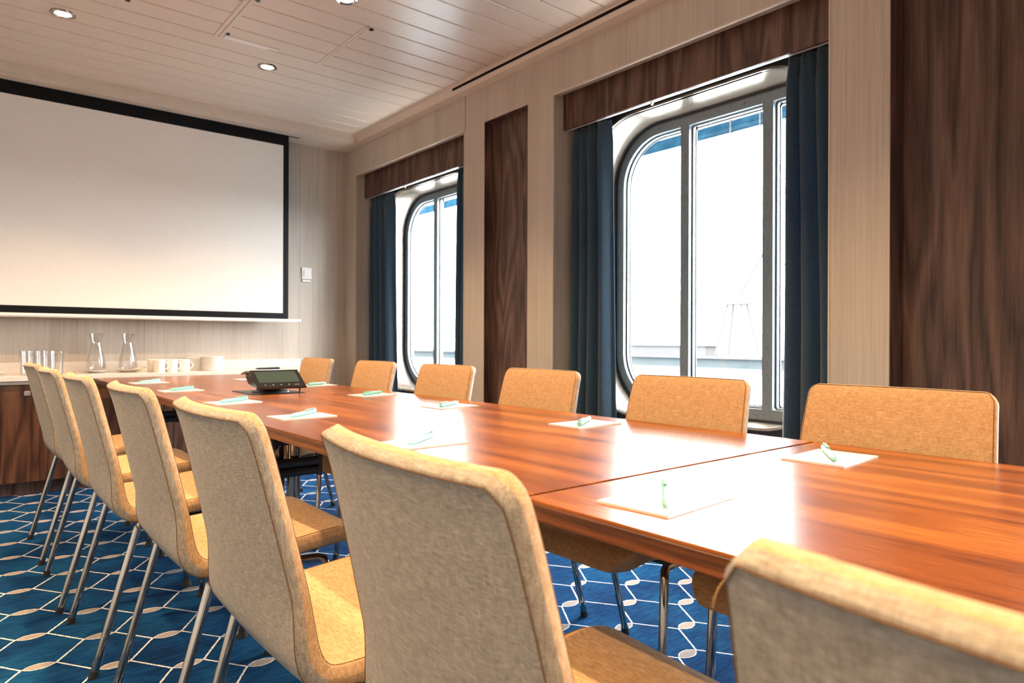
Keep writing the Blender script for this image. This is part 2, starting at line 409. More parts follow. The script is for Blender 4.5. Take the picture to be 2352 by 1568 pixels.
# ------------------------------------------------------------------ windows
def window(k):
    dy = (1-k)*WIN_DY
    P0, P1 = 1.314+dy, 2.98+dy                   # pocket
    y0, y1, z0, z1, r = 1.40+dy, 2.862+dy, .590, 2.290, .34
    XLn, XF = 2.970, 3.200
    win = bpy.data.objects.new('window_%d' % (k+1), None); COL.objects.link(win); win.location = (XF, (y0+y1)/2, z0)
    struct(win, ['round-cornered window nearest the projection screen', 'large round-cornered window between the wide curtains', 'round-cornered window behind the viewer'][k])
    inv = Matrix.Translation((-XF, -(y0+y1)/2, -z0))
    def add(name, mb, mat, smooth=None, parent=win, stuff=False):
        mb.v = [tuple(Vector(v) + (inv.translation)) for v in mb.v]
        o = build(name, mb, mat, parent, smooth)
        if stuff: o['kind'] = 'stuff'
        return o
    n = 10
    L = rrect(y0, y1, z0, z1, r, n)
    # dark board round the reveal
    cy, cz = (y0+y1)/2, (z0+z1)/2
    def outer(p):
        y, z = p; dyv, dzv = y-cy, z-cz
        ty = ((P1-cy) if dyv > 0 else (P0-cy))/dyv if abs(dyv) > 1e-6 else 1e9
        tz = ((2.53-cz) if dzv > 0 else (.50-cz))/dzv if abs(dzv) > 1e-6 else 1e9
        t = min(abs(ty), abs(tz)); return (cy+dyv*t, cz+dzv*t)
    q = MB(); O = [outer(p) for p in L]
    q.loft([[(XLn, y, z) for y, z in O], [(XLn, y, z) for y, z in L], [(XLn+.02, y, z) for y, z in L], [(XLn+.02, y, z) for y, z in O]])
    add('reveal_board', q, M['navydark'])
    # metal lining, with thickness
    q = MB(); Lo = rrect(y0-.012, y1+.012, z0-.012, z1+.012, r+.012, n)
    q.loft([[(XLn-.006, y, z) for y, z in Lo], [(XLn-.006, y, z) for y, z in L], [(XF+.03, y, z) for y, z in L], [(XF+.03, y, z) for y, z in Lo], [(XLn-.006, y, z) for y, z in Lo]])
    add('lining', q, M['lining'], 40)
    # dark gasket between lining and steel frame
    q = MB(); g = [rrect(y0+d, y1-d, z0+d, z1-d, r-d, n) for d in (0.0, .012)]
    q.loft([[(XF-.012, y, z) for y, z in g[0]], [(XF-.012, y, z) for y, z in g[1]], [(XF+.01, y, z) for y, z in g[1]]]); add('gasket', q, M['gasket'], 40)
    # steel frame ring
    fw = .066
    g = [rrect(y0+d, y1-d, z0+d, z1-d, r-d, n) for d in (.010, fw)]
    q = MB(); q.loft([[(XF+.03, y, z) for y, z in g[0]], [(XF, y, z) for y, z in g[0]], [(XF, y, z) for y, z in g[1]], [(XF+.06, y, z) for y, z in g[1]]]); add('frame', q, M['steel'], 35)
    gi = rrect(y0+fw, y1-fw, z0+fw, z1-fw, r-fw, n)
    # mullions
    mull = [(1.806+dy, 1.864+dy), (2.314+dy, 2.372+dy)]
    for a0, a1 in mull:
        q = MB(); q.box(XF-.001, XF+.06, a0, a1, z0+fw-.004, z1-fw+.004); add('mullion', q, M['steel'])
    # panes with beads
    edges = [(y0+fw, mull[0][0]), (mull[0][1], mull[1][0]), (mull[1][1], y1-fw)]
    for pi_, (a0, a1) in enumerate(edges):
        ri = r-fw
        if pi_ == 1: loop = rrect(a0, a1, z0+fw, z1-fw, .012, n)
        else:
            def half(d):
                pts = []
                la0, la1, lz0, lz1 = a0+d, a1-d, z0+fw+d, z1-fw-d
                big, small = ri-d, .012
                rads = (small, big, big, small) if pi_ == 0 else (big, small, small, big)
                for (yy, zz, sy, sz, an), rad in zip(((la1, lz1, -1, -1, 0), (la0, lz1, 1, -1, 90), (la0, lz0, 1, 1, 180), (la1, lz0, -1, 1, 270)), rads):
                    c_y, c_z = yy+sy*rad, zz+sz*rad
                    for kk in range(n+1):
                        aa = math.radians(an+90*kk/n); pts.append((c_y+rad*math.cos(aa), c_z+rad*math.sin(aa)))
                return pts
            loop = half(0)
        def inset(d): return rrect(a0+d, a1-d, z0+fw+d, z1-fw-d, .012, n) if pi_ == 1 else half(d)
        i0, i1, i2, i3, i4 = inset(0), inset(.004), inset(.012), inset(.016), inset(.024)
        q = MB(); q.loft([[(XF+.022, y, z) for y, z in i0], [(XF+.022, y, z) for y, z in i1], [(XF+.03, y, z) for y, z in i1]]); add('seal', q, M['gasket'])
        q = MB(); q.loft([[(XF+.026, y, z) for y, z in i1], [(XF+.026, y, z) for y, z in i2], [(XF+.05, y, z) for y, z in i2]]); add('glazing_bead', q, M['bead'])
        q = MB(); q.loft([[(XF+.046, y, z) for y, z in i2], [(XF+.046, y, z) for y, z in i3], [(XF+.055, y, z) for y, z in i3]]); add('seal', q, M['gasket'])
        q = MB(); gl = [(XF+.052, y, z) for y, z in i2]; q.loft([gl, [(x+.006, y, z) for x, y, z in gl]], cap=True); add('pane', q, M['pane'])
    # screw heads
    q = MB()
    def screw(y, z):
        q.loft([[(XF-.0015-h, y+rr*math.cos(2*PI*j/8), z+rr*math.sin(2*PI*j/8)) for j in range(8)] for rr, h in ((.0052, -.002), (.0050, .0018), (.0025, .0032))], cap=True)
    for a0, a1 in mull:
        ny = 22
        for j in range(ny): screw((a0+a1)/2, z0+fw+.03+(z1-z0-2*fw-.06)*j/(ny-1))
    ring = rrect(y0+.036, y1-.036, z0+.036, z1-.036, r-.036, 12); per = 0; last = ring[0]
    for p in ring[1:]+[ring[0]]:
        seg = math.hypot(p[0]-last[0], p[1]-last[1]); steps = max(1, int(seg/.076))
        if seg > .2:
            for j in range(steps): screw(last[0]+(p[0]-last[0])*j/steps, last[1]+(p[1]-last[1])*j/steps)
        else:
            per += seg
            if per > .076: screw(*p); per = 0
        last = p
    add('screw_heads', q, M['steel'], 50, stuff=True)
    # ledge and apron under the window
    q = MB(); q.box(2.965, 3.34, P0, P1, .50, .560); add('sill_ledge', q, M['navydark'])
    q = MB(); q.box(2.975, 3.34, P0, P1, 0, .50); add('apron', q, M['walnut'])
    # hull plate behind the pocket so that light enters through the glass alone
    q = MB(); O2 = [(P0-.01 if y < cy-.5 else y, z) for y, z in O]
    q.loft([[(XF+.03, y, z) for y, z in Lo], [(XF+.03, y, z) for y, z in O], [(XF+.05, y, z) for y, z in O], [(XF+.05, y, z) for y, z in Lo]]); add('hull_plate', q, M['void'])
for k in range(3): window(k)

# valances (pelmet boards with the white curtain track)
val_lab = ['dark walnut pelmet board over the window nearest the projection screen', 'wide dark walnut pelmet board over the large window', 'dark walnut pelmet board over the window behind the viewer']
for k in range(3):
    y0, y1 = wins[k]
    t = thing('curtain_pelmet', val_lab[k], 'pelmet', (2.855, (y0+y1)/2, 2.28), 0, 'pelmets over the windows')
    h = (y1-y0)/2-.001
    q = MB(); q.box(0, .018, -h, h, 0, .246, c=.0015); build('board', q, M['walnut'], t)
    q = MB(); q.box(.0185, .038, -h, h, .002, .014); build('curtain_track', q, M['white'], t)
    q = MB(); q.lathe([(.004, -.012), (.008, -.006), (.010, 0), (.010, .004)], .032, .18, .000, 10); build('track_stop', q, M['white_plastic'], t, 40)

# curtains
def curtain(name_label, ya, yb, folds, free, seed, k, flare=.0, ph0=PI/2):
    rnd = random.Random(seed); ph = rnd.uniform(0, 6.28)
    nU, nV = folds*14, 40
    z1, z0 = 2.272, .02
    y_c = (ya+yb)/2
    q = MB(); loops = []
    w_j = [rnd.uniform(.75, 1.25) for _ in range(folds+2)]
    for j in range(nV+1):
        t = j/nV; z = z1 + (z0-z1)*(t**1.15)
        row = []
        head = max(0, 1-(z1-z)/.11)                # pinch pleats of the heading
        for i in range(nU+1):
            s = i/nU
            wobble = .02*math.sin(3.1*t+ph+s*5)+.012*math.sin(7*t+2*ph)
            y = ya+(yb-ya)*s
            y += (s-.5)*flare*t*1.4 + .010*math.sin(5*t+ph)*(s*(1-s)*4)
            fi = folds*(s**1.3 if ph0 > 0 else s); amp = min(.044, .036*(.7+.3*t)*w_j[int(min(fi, folds-1))])
            a = 2*PI*fi+ph0+.5*wobble*8*t
            x = 2.912 + amp*math.sin(a)*(1-.45*head) + .006*math.sin(2*a+t*4) + .004*head*math.sin(2*PI*fi*3)
            y += .010*math.cos(a)*(1-head)
            x = min(x, 2.958)
            y = min(max(y, free[0]), free[1])
            row.append((x-2.912, y-y_c, z))
        loops.append(row)
    q.loft(loops, closed=False)
    t = thing('curtain', name_label, 'curtain', (2.912, y_c, 0), 0, 'navy curtains at the windows')
    o = build('drape', q, M['curtain'], t, 80); md = o.modifiers.new('thickness', 'SOLIDIFY'); md.thickness = .003
    # heading tape
    q = MB(); top = loops[0]
    q.loft([[(x, y, z1-.001) for x, y, z in top], [(x, y, z1+.006) for x, y, z in top]], closed=False)
    o2 = build('heading_tape', q, M['curtain'], t, 80); md = o2.modifiers.new('thickness', 'SOLIDIFY'); md.thickness = .005
curtain('navy melange curtain gathered at the end-wall side of the far window', 5.135, 5.52, 4, (5.08, 5.553), 3, 0, .05)
curtain('thin sliver of navy curtain beside the pier at the far window', 3.93, 4.16, 3, (3.903, 4.2), 5, 0, .02)
curtain('navy melange curtain in deep folds left of the large window', 2.650, 2.945, 4, (2.60, 2.972), 11, 1, .05)
curtain('navy melange curtain right of the large window beside the pale pier', 1.345, 1.575, 3, (1.322, 1.62), 8, 1, .05)

# ------------------------------------------------------------------ outside: deck edge beam, water, quay, crane
q = MB(); q.box(-.012, .012, -14, 16, -.042, .042, c=.004)
bm_o = thing('deck_edge_beam', 'blue steel beam outside, running across the top of the windows', 'beam', (4.30, 3.0, 2.545))
build('girder', q, M['seabeam'], bm_o)
for y in (-6, -4.5, -3, -1.5, -.48, -.25, 1.5, 3, 4.5, 6): 
    q = MB(); q.box(-.014, .014, y-.006, y+.006, -.046, .046); build('joint_strap', q, M['crane'], bm_o)
q = MB(); q.tube([(4.6, -8, 2.52), (4.6, 2, 2.74), (4.6, 14, 2.98)], .004, 6); tag(build('wire_rope', q, M['seabeam']), 'thin wire running above the blue beam outside', 'wire')
q = MB(); q.box(8, 1500, -900, 1500, -8.5, -8.0); wt = build('harbour_water', q, M['water']); wt['kind'] = 'stuff'; tag(wt, 'pale harbour water outside the windows', 'water')
def far(name, label, cat): return thing(name, label, cat, (230, 120, -8))
qy = thing('quay', 'low grey quay wall across the bright harbour water', 'quay', (0, 0, 0))
q = MB(); q.box(205, 230, -500, 900, -8, -4.2); build('quay_wall', q, M['quay'], qy)
q = MB(); q.box(203.5, 206, -500, 900, -4.8, -4.21); build('kerb', q, M['shed'], qy)
cr = thing('harbour_crane', 'pale harbour crane faintly seen through the large window', 'crane', (212, 133, -3.5))
for dx_, dy_ in ((-4, -6), (4, -6), (-4, 6), (4, 6)):
    q = MB(); q.tube([(dx_, dy_, 0), (dx_*.4, dy_*.4, 19)], .4, 6); build('leg', q, M['crane'], cr)
q = MB(); q.tube([(0, 0, 19), (0, -12, 38)], .45, 6); q.tube([(0, -12, 38), (0, -24, 21)], .25, 6); build('jib', q, M['crane'], cr)
q = MB(); q.box(-3, 3, -5, 5, 17.5, 21); build('cabin', q, M['crane'], cr)
sh = thing('quay_shed', 'pale low shed on the far quay', 'shed', (216, 172, -4.2))
q = MB(); q.box(-4, 4, -26, 14, 0, 3.6); build('shed_wall', q, M['shed'], sh)
q = MB(); q.prism([(-27, 3.6), (15, 3.6), (15, 4.0), (-27, 4.0)], -4.6, 4.6); build('shed_roof', q, M['crane'], sh)

# ------------------------------------------------------------------ projection screen and switch
ps = thing('projection_screen', 'pulled-down white projection screen with black border', 'screen', (1.0, 5.575, 1.15))
def P(name, mb, mat, **k): return build(name, mb, mat, ps, **k)
q = MB(); q.box(-1.172, 1.166, -.0015, .0015, .030, 1.569); P('border', q, M['border'])
q = MB(); q.box(-1.125, 1.119, -.0030, -.0012, .079, 1.474); P('image_area', q, M['screen'])
q = MB(); q.tube([(-1.27, 0, .016), (1.262, 0, .016)], .0145, 14); P('weight_bar', q, M['white'], smooth=40)
for x in (-1.272, 1.258):
    q = MB(); q.tube([(x, 0, .016), (x+.012, 0, .016)], .0175, 14); P('end_cap', q, M['white_plastic'], smooth=40)
sw = thing('wall_switch', 'white wall switch on the end wall right of the projection screen', 'switch', (2.395, 5.75, 1.59))
q = MB(); q.box(-.045, .045, -.012, 0, -.05, .05, c=.003); build('plate', q, M['white_plastic'], sw)
q = MB(); q.box(-.028, .028, -.018, -.011, -.028, .030, c=.002); build('rocker', q, M['white_plastic'], sw)
q = MB(); q.box(-.04, .034, -.014, 0, -.076, -.056, c=.002); build('socket_strip', q, M['white_plastic'], sw)

# ------------------------------------------------------------------ sideboard: cabinets, plinth, worktop
CF = 5.330
edges = [-1.72+.0] + [.435-.5*k for k in range(4, -1, -1)] + [.935, 1.435, 1.935, 2.33]
edges = sorted(e for e in edges if e >= -1.72)
ord_lab = ['leftmost walnut cabinet under the pale worktop', 'second walnut cabinet from the left under the worktop', 'third walnut cabinet from the left under the worktop', 'fourth walnut cabinet from the left under the worktop',
           'walnut cabinet whose square knob shows left of the farthest chair', 'walnut cabinet just behind the farthest chairs of the aisle side', 'walnut cabinet seen under the far end of the table', 'walnut cabinet behind the far end of the table, right half', 'narrow walnut cabinet at the window end of the worktop']
for i in range(len(edges)-1):
    x0, x1 = edges[i], edges[i+1]; wd = x1-x0
    if wd < .1: continue
    t = thing('cabinet', ord_lab[min(i, len(ord_lab)-1)], 'cabinet', (x0, CF, 0), 0, 'walnut cabinets under the worktop')
    q = MB(); q.box(.001, wd-.001, .020, YE-CF-.005, .085, .712); build('body', q, M['cab'], t)
    q = MB(); q.box(.0015, wd-.0015, 0, .018, .087, .709, c=.001); d = build('door', q, M['cab'], t)
    q = MB(); q.box(wd-.085, wd-.053, -.022, 0, .642, .670, c=.002); build('knob', q, M['alu'], d)
    q = MB(); q.box(0, wd, .060, .075, 0, .085); build('plinth', q, M['walnut'], t)
WZ0 = .768
wt_ = thing('worktop', 'long pale worktop over the walnut cabinets', 'worktop', (0, CF, .735))
q = MB(); q.box(-1.74, 2.335, -.030, YE-CF, 0, .033, c=.002); build('slab', q, M['stone'], wt_)
q = MB(); q.box(-1.74, 2.335, -.018, 0, 0, .075, c=.001); tag(build('worktop_upstand', q, M['stone'], None, None, (0, YE, WZ0)), 'low pale upstand strip along the wall behind the worktop', 'upstand')
q = MB(); q.box(-1.74, 2.335, -.012, .004, -.022, -.004); build('grip_rail', q, M['alu'], wt_)

# ------------------------------------------------------------------ conference tables
TX0, TX1 = .720, 1.713
def table(label, y0, y1):
    t = thing('conference_table', label, 'table', ((TX0+TX1)/2, (y0+y1)/2, 0), 0, 'walnut conference tables set end to end')
    hx, hy = (TX1-TX0)/2, (y1-y0)/2
    q = MB(); q.box(-hx+.002, hx-.002, -hy+.002, hy-.002, TZ-.006, TZ, c=.001); build('top_veneer', q, M['table'], t)
    q = MB(); q.box(-hx, hx, -hy, hy, TZ-.033, TZ-.0055, c=.0015); build('top_core', q, M['table_edge'], t)
    for s in (-1, 1):
        yl = s*(hy-.50)
        q = MB(); q.tube([(-.19, yl, .045), (-.19, yl, TZ-.034)], .026, 20); build('column', q, M['chrome'], t, 40)
        q = MB()
        for zz, rr_ in ((.612, .011), (.530, .019), (.494, .017)): q.tube([(-.298, yl-.045, zz), (-.10, yl-.045, zz)], rr_, 14)
        q.box(-.302, -.284, yl-.060, yl-.030, .475, TZ-.0335); q.box(-.115, -.097, yl-.060, yl-.030, .475, TZ-.0335); build('cross_beam', q, M['darkchrome'], t, 40)
        q = MB(); q.tube([(-.36, yl, .022), (-.30, yl, .03), (-.19, yl, .046), (.02, yl, .03), (.06, yl, .022)], [.012, .018, .026, .018, .012], 12); ft = build('foot', q, M['chrome'], t, 50)
        for x in (-.35, .05):
            q = MB(); q.lathe([(.022, 0), (.020, .008), (.010, .02)], x, yl, 0.0, 14); build('leveller', q, M['rubber'], ft, 50)
        # woven black cable guide hanging beside the column
        q = MB(); rnd = random.Random(4)
        pts = [(-.264+.028*math.cos(i*2.4)*(.4+i/9), TZ-.07-.028*i) for i in range(9)]
        for i in range(len(pts)-1):
            q.tube([(pts[i][0], yl, pts[i][1]), (pts[i+1][0], yl, pts[i+1][1])], .006, 6)
            if i > 1: q.tube([(pts[i][0], yl, pts[i][1]), (pts[i-2][0]+.01, yl, pts[i-2][1])], .005, 6)
        for sx in (-.296, -.232): q.tube([(sx, yl, TZ-.05), (sx, yl, TZ-.31)], .006, 6)
        build('cable_guide', q, M['gloss_black'], t)
    return t
table('walnut conference table section nearest the viewer', -1.35, .844)
table('middle walnut conference table section with window glare', .850, 3.084)
table('far walnut conference table section reaching the worktop', 3.087, 5.272)

# ------------------------------------------------------------------ chairs
def chair_meshes():
    ctrl = [(-.009, .887), (-.001, .868), (.009, .835), (.022, .78), (.040, .70), (.057, .62), (.074, .545), (.086, .502), (.100, .474), (.122, .457), (.16, .452), (.22, .454), (.30, .460), (.38, .468), (.45, .474), (.495, .474), (.525, .466), (.545, .449), (.552, .430)]
    # Catmull-Rom resample
    P = [Vector((x, 0, z)) for x, z in ctrl]; S = []
    for i in range(len(P)-1):
        p0, p1, p2, p3 = P[max(i-1, 0)], P[i], P[i+1], P[min(i+2, len(P)-1)]
        for k in range(8):
            t = k/8
            S.append(.5*((2*p1)+(p2-p0)*t+(2*p0-5*p1+4*p2-p3)*t*t+(-p0+3*p1-3*p2+p3)*t**3))
    S.append(P[-1])
    cum = [0]
    for i in range(1, len(S)): cum.append(cum[-1]+(S[i]-S[i-1]).length)
    T = cum[-1]
    def at(s):
        s = min(max(s, 0), T)
        for i in range(1, len(cum)):
            if cum[i] >= s:
                f = (s-cum[i-1])/max(cum[i]-cum[i-1], 1e-9); return S[i-1].lerp(S[i], f)
        return S[-1]
    e = [0, .0015, .004, .008, .013, .019, .027, .037, .048]
    us = e + [.048+(T-.128-.048)*k/38 for k in range(1, 38)] + [T-.128+.016*k for k in range(5)] + [T-x for x in e[::-1]]
    us = sorted(set(round(u, 5) for u in us))
    vs_e = [0, .006, .018, .036, .06, .09, .13]
    vs = [-1+x for x in vs_e] + [-.87+1.74*k/12 for k in range(1, 12)] + [1-x for x in vs_e[::-1]]
    sb = next(s for s, p in zip(cum, S) if p.x > .104 and p.z < .5)       # arc length at the bend
    def surf(u, v):
        p = at(u); d = (at(u+.002)-at(u-.002)).normalized(); nrm = Vector((-d.z, 0, d.x)) * -1      # towards sitter
        if nrm.x < 0 and u < sb: nrm = -nrm
        if u >= sb and nrm.z < 0: nrm = -nrm
        W = .213+.021*min(1, u/.40) if u < sb+.2 else .234-.012*min(1, (u-sb-.2)/.25)
        s0, s1 = u, T-u; r0, r1 = .028, .075
        hw = W
        if s0 < r0: hw = W-r0+math.sqrt(max(0, r0*r0-(r0-s0)**2))
        if s1 < r1: hw = min(hw, W-r1+math.sqrt(max(0, r1*r1-(r1-s1)**2)))
        y = hw*v
        back = max(0, min(1, (sb-u)/.16)); back = back*back*(3-2*back)
        yy = y/.234
        off = Vector((.030*(yy*yy-.35)*back, 0, -.010*(1-abs(yy))*0))
        seat = 1-back
        off += Vector((0, 0, (.008*(yy*yy-.3))*seat*max(0, min(1, s1/.1))))
        b = max(0.0, min(hw*(1-abs(v)), s0, s1))
        th = (.028*back+.043*(1-back)); rr = .009
        k = 1.0 if b >= rr else (1-(1-b/rr)**3.6)**(1/3.6)
        return p+off+Vector((0, y, 0)), nrm, th*.5*k
    nu, nv = len(us), len(vs)
    def grid():
        fr, bk = [], []
        for u in us:
            a, c = [], []
            for v in vs:
                p, nn, h = surf(u, v); a.append(p+nn*h); c.append(p-nn*h)
            fr.append(a); bk.append(c)
        return fr, bk
    fr, bk = grid()
    ib = min(range(nu), key=lambda i: abs(us[i]-sb-.012))
    def part(i0, i1):
        q = MB()
        n = i1-i0+1
        base = len(q.v)
        for i in range(i0, i1+1): q.v += [tuple(p) for p in fr[i]]
        o2 = len(q.v)
        for i in range(i0, i1+1): q.v += [tuple(p) for p in bk[i]]
        for i in range(n-1):
            for j in range(nv-1):
                a, b_, c, d = i*nv+j, i*nv+j+1, (i+1)*nv+j+1, (i+1)*nv+j
                q.face((a, b_, c, d), 0); q.face((o2+d, o2+c, o2+b_, o2+a), 1)
        return q
    # full surface for normals
    def vn(A, flip):
        out = []
        for i in range(nu):
            r = []
            for j in range(nv):
                du = A[min(i+1, nu-1)][j]-A[max(i-1, 0)][j]; dv = A[i][min(j+1, nv-1)]-A[i][max(j-1, 0)]
                n_ = du.cross(dv)
                if n_.length < 1e-12: n_ = Vector((1, 0, 0))
                n_.normalize(); p, nn, h = None, None, None
                r.append(n_)
            out.append(r)
        return out
    seam = []
    off = .0165
    # seam path on the outer face, a little inside the border
    def outer_pt(u, v): p, nn, h = surf(u, v); return p-nn*(h+.0003)
    def inner_pt(u, v): p, nn, h = surf(u, v); return p+nn*(h+.0003)
    def border(fn, d):
        path = []
        K = 46
        for k in range(K+1):
            u = T-.10+(d-(T-.10))*k/K; u = max(u, d)
            path.append(fn(u, None if False else (1-d/.225)))
        for k in range(1, 16):
            v = (1-d/.225)*(1-2*k/16); path.append(fn(d, v))
        for k in range(K+1):
            u = d+(T-.10-d)*k/K; path.append(fn(u, -(1-d/.225)))
        return path
    return part(0, ib), part(ib, nu-1), border(outer_pt, .0045), border(inner_pt, .0045), fr, bk, ib, nv

def make_chair():
    root = thing('conference_chair', '', 'chair')
    back, seat, s_out, s_in, fr, bk, ib, nv = chair_meshes()
    build('backrest', back, [M['fab_in'], M['fab_out']], root, 70)
    build('seat', seat, [M['fab_in'], M['fab_in']], root, 70)
    for pth in (s_out, s_in):
        q = MB(); q.tube(pth, .00085, 5); build('seam', q, M['thread'], root)
    LY = .250
    r = .0115
    for sy in (-1, 1):
        q = MB()
        q.tube([(.020, sy*LY, .014), (.133, sy*LY, .424), (.138, sy*(LY-.002), .432), (.146, sy*(LY-.006), .4345), (.165, sy*(LY-.018), .433), (.20, sy*(LY-.035), .430)], r, 12)
        lg = build('leg', q, M['chrome'], root, 60)
        q = MB(); q.tube([(.0165, sy*LY, 0), (.0225, sy*LY, .022)], r+.0018, 12); build('foot_cap', q, M['rubber'], lg, 60)
        q = MB()
        q.tube([(.452, sy*(LY-.012), .014), (.430, sy*(LY-.018), .410), (.424, sy*(LY-.022), .424), (.410, sy*(LY-.028), .429), (.36, sy*(LY-.035), .430)], r, 12)
        lg = build('leg', q, M['chrome'], root, 60)
        q = MB(); q.lathe([(.020, 0), (.019, .006), (r+.002, .016), (r+.002, .03)], .4525, sy*(LY-.012), 0, 14); build('foot_cap', q, M['rubber'], lg, 60)
    q = MB()
    for sy in (-1, 1): q.tube([(.19, sy*(LY-.033), .429), (.37, sy*(LY-.034), .429)], r*.9, 10)
    for x in (.20, .37): q.tube([(x, -(LY-.034), .428), (x, LY-.034, .428)], r*.8, 10)
    build('seat_frame', q, M['darkchrome'], root, 60)
    return root
proto = make_chair(); used = [False]
def put_chair(x, y, rz, label, group):
    o = proto if not used[0] else dup(proto)
    used[0] = True
    o.location = (x, y, 0); o.rotation_euler = (0, 0, rz); o['label'] = label; o['group'] = group
    return o
GA, GW = 'chairs along the aisle side of the table', 'chairs along the window side of the table'
left = [(.284, 3.900, 'farthest beige chair on the aisle side, beside the cabinets'), (.287, 3.215, 'beige chair second from the cabinets on the aisle side'), (.304, 2.580, 'beige chair third from the cabinets on the aisle side'),
        (.333, 1.925, 'beige chair fourth from the cabinets on the aisle side'), (.340, 1.245, 'beige chair fifth from the cabinets, its amber seat lit'), (.366, .645, 'large beige chair back in front of the table joint'), (.338, .012, 'blurred beige chair nearest the viewer at the lower right')]
for i, (x, y, lab) in enumerate(left): put_chair(x, y, math.radians((.5, -.5, 0, 0, 0, -4.2, -1)[i]), lab, GA)
right = [(1.80, 4.104, 'amber chair farthest away on the window side, in front of the end wall'), (1.80, 3.338, 'amber chair in front of the far window curtain'), (1.80, 2.647, 'amber chair in front of the far window and pale pier'),
         (1.80, 1.985, 'amber chair in front of the dark walnut niche'), (1.80, 1.293, 'amber chair in front of the large window'), (1.80, .685, 'large amber chair at the right, in front of the pale pier')]
for x, y, lab in right: put_chair(x, y, PI+math.radians(random.uniform(-1, 1)), lab, GW)

# ------------------------------------------------------------------ notepads and pens
def make_pad():
    t = thing('notepad', '', 'notepad'); q = MB(); q.box(-.094, .094, -.066, .066, 0, .0032); build('pages', q, M['paper'], t)
    q = MB(); q.box(-.094, .094, -.066, .066, .0032, .0038); build('printed_sheet', q, M['pad'], t); return t
def make_pen(body, tip, clip):
    t = thing('pen', '', 'pen')
    def lx(prof, name, m):
        q = MB(); q.loft([[(x, r*math.cos(2*PI*k/14), .0062+r*math.sin(2*PI*k/14)) for k in range(14)] for x, r in prof], cap=True); return build(name, q, m, t, 50)
    lx([(-.074, .0014), (-.071, .0026), (-.058, .0050), (-.050, .0058), (.064, .0062), (.072, .0058), (.074, .0040)], 'barrel', body)
    lx([(-.076, .0005), (-.0715, .0013)], 'point', tip)
    q = MB(); q.box(.015, .071, -.0028, .0028, .0138, .0154, c=.0004); q.box(.060, .071, -.0028, .0028, .0110, .0154); build('clip', q, clip, t)
    return t
pads = [('L', .886, .683, 4, 'nearest the viewer on the aisle side of the table'), ('L', .900, 1.446, 0, 'second from the viewer on the aisle side of the table'), ('L', .902, 2.196, 2, 'third from the viewer on the aisle side of the table'),
        ('L', .884, 2.866, 6, 'fourth from the viewer on the aisle side, left of the touch panel'), ('L', .884, 3.690, 2, 'fifth from the viewer on the aisle side of the table'), ('L', .895, 4.470, 5, 'farthest on the aisle side of the table'),
        ('R', 1.488, .703, 3, 'nearest the viewer on the window side of the table'), ('R', 1.502, 1.466, 1, 'second from the viewer on the window side of the table'), ('R', 1.492, 2.190, 3, 'third from the viewer on the window side of the table'),
        ('R', 1.520, 2.868, 4, 'fourth from the viewer on the window side, right of the touch panel'), ('R', 1.590, 3.665, 6, 'half hidden behind the right edge of the touch panel'), ('B', 1.50, 4.49, 3, 'almost hidden behind the touch panel')]
pad0 = make_pad(); pen0 = make_pen(M['mint'], M['mint_dark'], M['mint'])
for i, (sd, x, y, a, where) in enumerate(pads):
    p = pad0 if i == 0 else dup(pad0)
    p.location = (x, y, TZ); p.rotation_euler = (0, 0, math.radians(a)); p['label'] = 'white notepad, '+where; p['group'] = 'notepads on the table'
    if sd == 'B': continue
    n = pen0 if i == 0 else dup(pen0)
    ang = 38 if sd == 'L' else 33
    if i == 0: ang = 38
    if i == 6: ang = 213
    if sd == 'L' and i > 0: ang = 36+2*(i % 3)
    n.scale = (1.2, 1.2, 1.2); n.location = (x+.004, y+.004, TZ+.0038); n.rotation_euler = (0, 0, math.radians(ang+(180 if sd == 'R' else 0)))
    n['label'] = 'mint pen, '+where; n['group'] = 'mint pens on the notepads'

# ------------------------------------------------------------------ touch panel conference unit
dv = thing('touch_panel', 'black wedge-shaped touch panel on a swivel foot in the middle of the table', 'touch panel', (1.205, 3.30, TZ), 0)
def D(name, mb, mat, **k): return build(name, mb, mat, dv, **k)
q = MB(); q.box(-.125, .130, -.085, .215, 0, .003, c=.0008); D('base_plate', q, M['black'])
q = MB(); q.lathe([(.088, .003), (.087, .008), (.055, .016), (.040, .030), (.038, .045)], 0, .03, 0, 32); D('swivel_foot', q, M['black'], smooth=40)
# wedge body: side profile in (y,z), widened towards the screen
prof = [(-.112, .030), (-.118, .036), (-.020, .098), (.030, .100), (.088, .088), (.090, .078), (.050, .045), (-.02, .034)]
q = MB(); q.prism(prof, -.100, .100); D('housing', q, M['gloss_black'], smooth=30)
q = MB(); q.prism([(-.02, .0985), (.03, .1005), (.088, .0885), (.105, .087), (.098, .095), (.032, .108), (-.018, .105)], -.118, .104); D('top_cover', q, plain('grey_satin_plastic', (.10, .10, .10), .25), smooth=30)
def tilted(a0, a1, t0, t1, h, th):
    A, B_ = Vector((0, -.124, .030)), Vector((0, -.014, .104)); d = (B_-A); ln = d.length; d.normalize(); nn = Vector((0, -d.z, d.y))
    q = MB(); lp = []
    for hh in (h, h+th):
        lp.append([tuple(Vector((xx, 0, 0))+A+d*(ln*tt)+nn*hh) for xx, tt in ((a0, t0), (a1, t0), (a1, t1), (a0, t1))])
    q.loft(lp, cap=True); return q
pan = D('screen_bezel', tilted(-.118, .118, 0, 1.02, -.002, .009), M['gloss_black'])
build('display', tilted(-.098, .098, .27, .92, .0072, .0004), M['lcd'], pan)
for xx in (-.075, -.038, 0, .038): build('key_icon', tilted(xx-.004, xx+.004, .10, .15, .0072, .0003), M['icon'], pan)
build('maker_mark', tilted(.062, .090, .10, .13, .0072, .0003), M['icon'], pan)
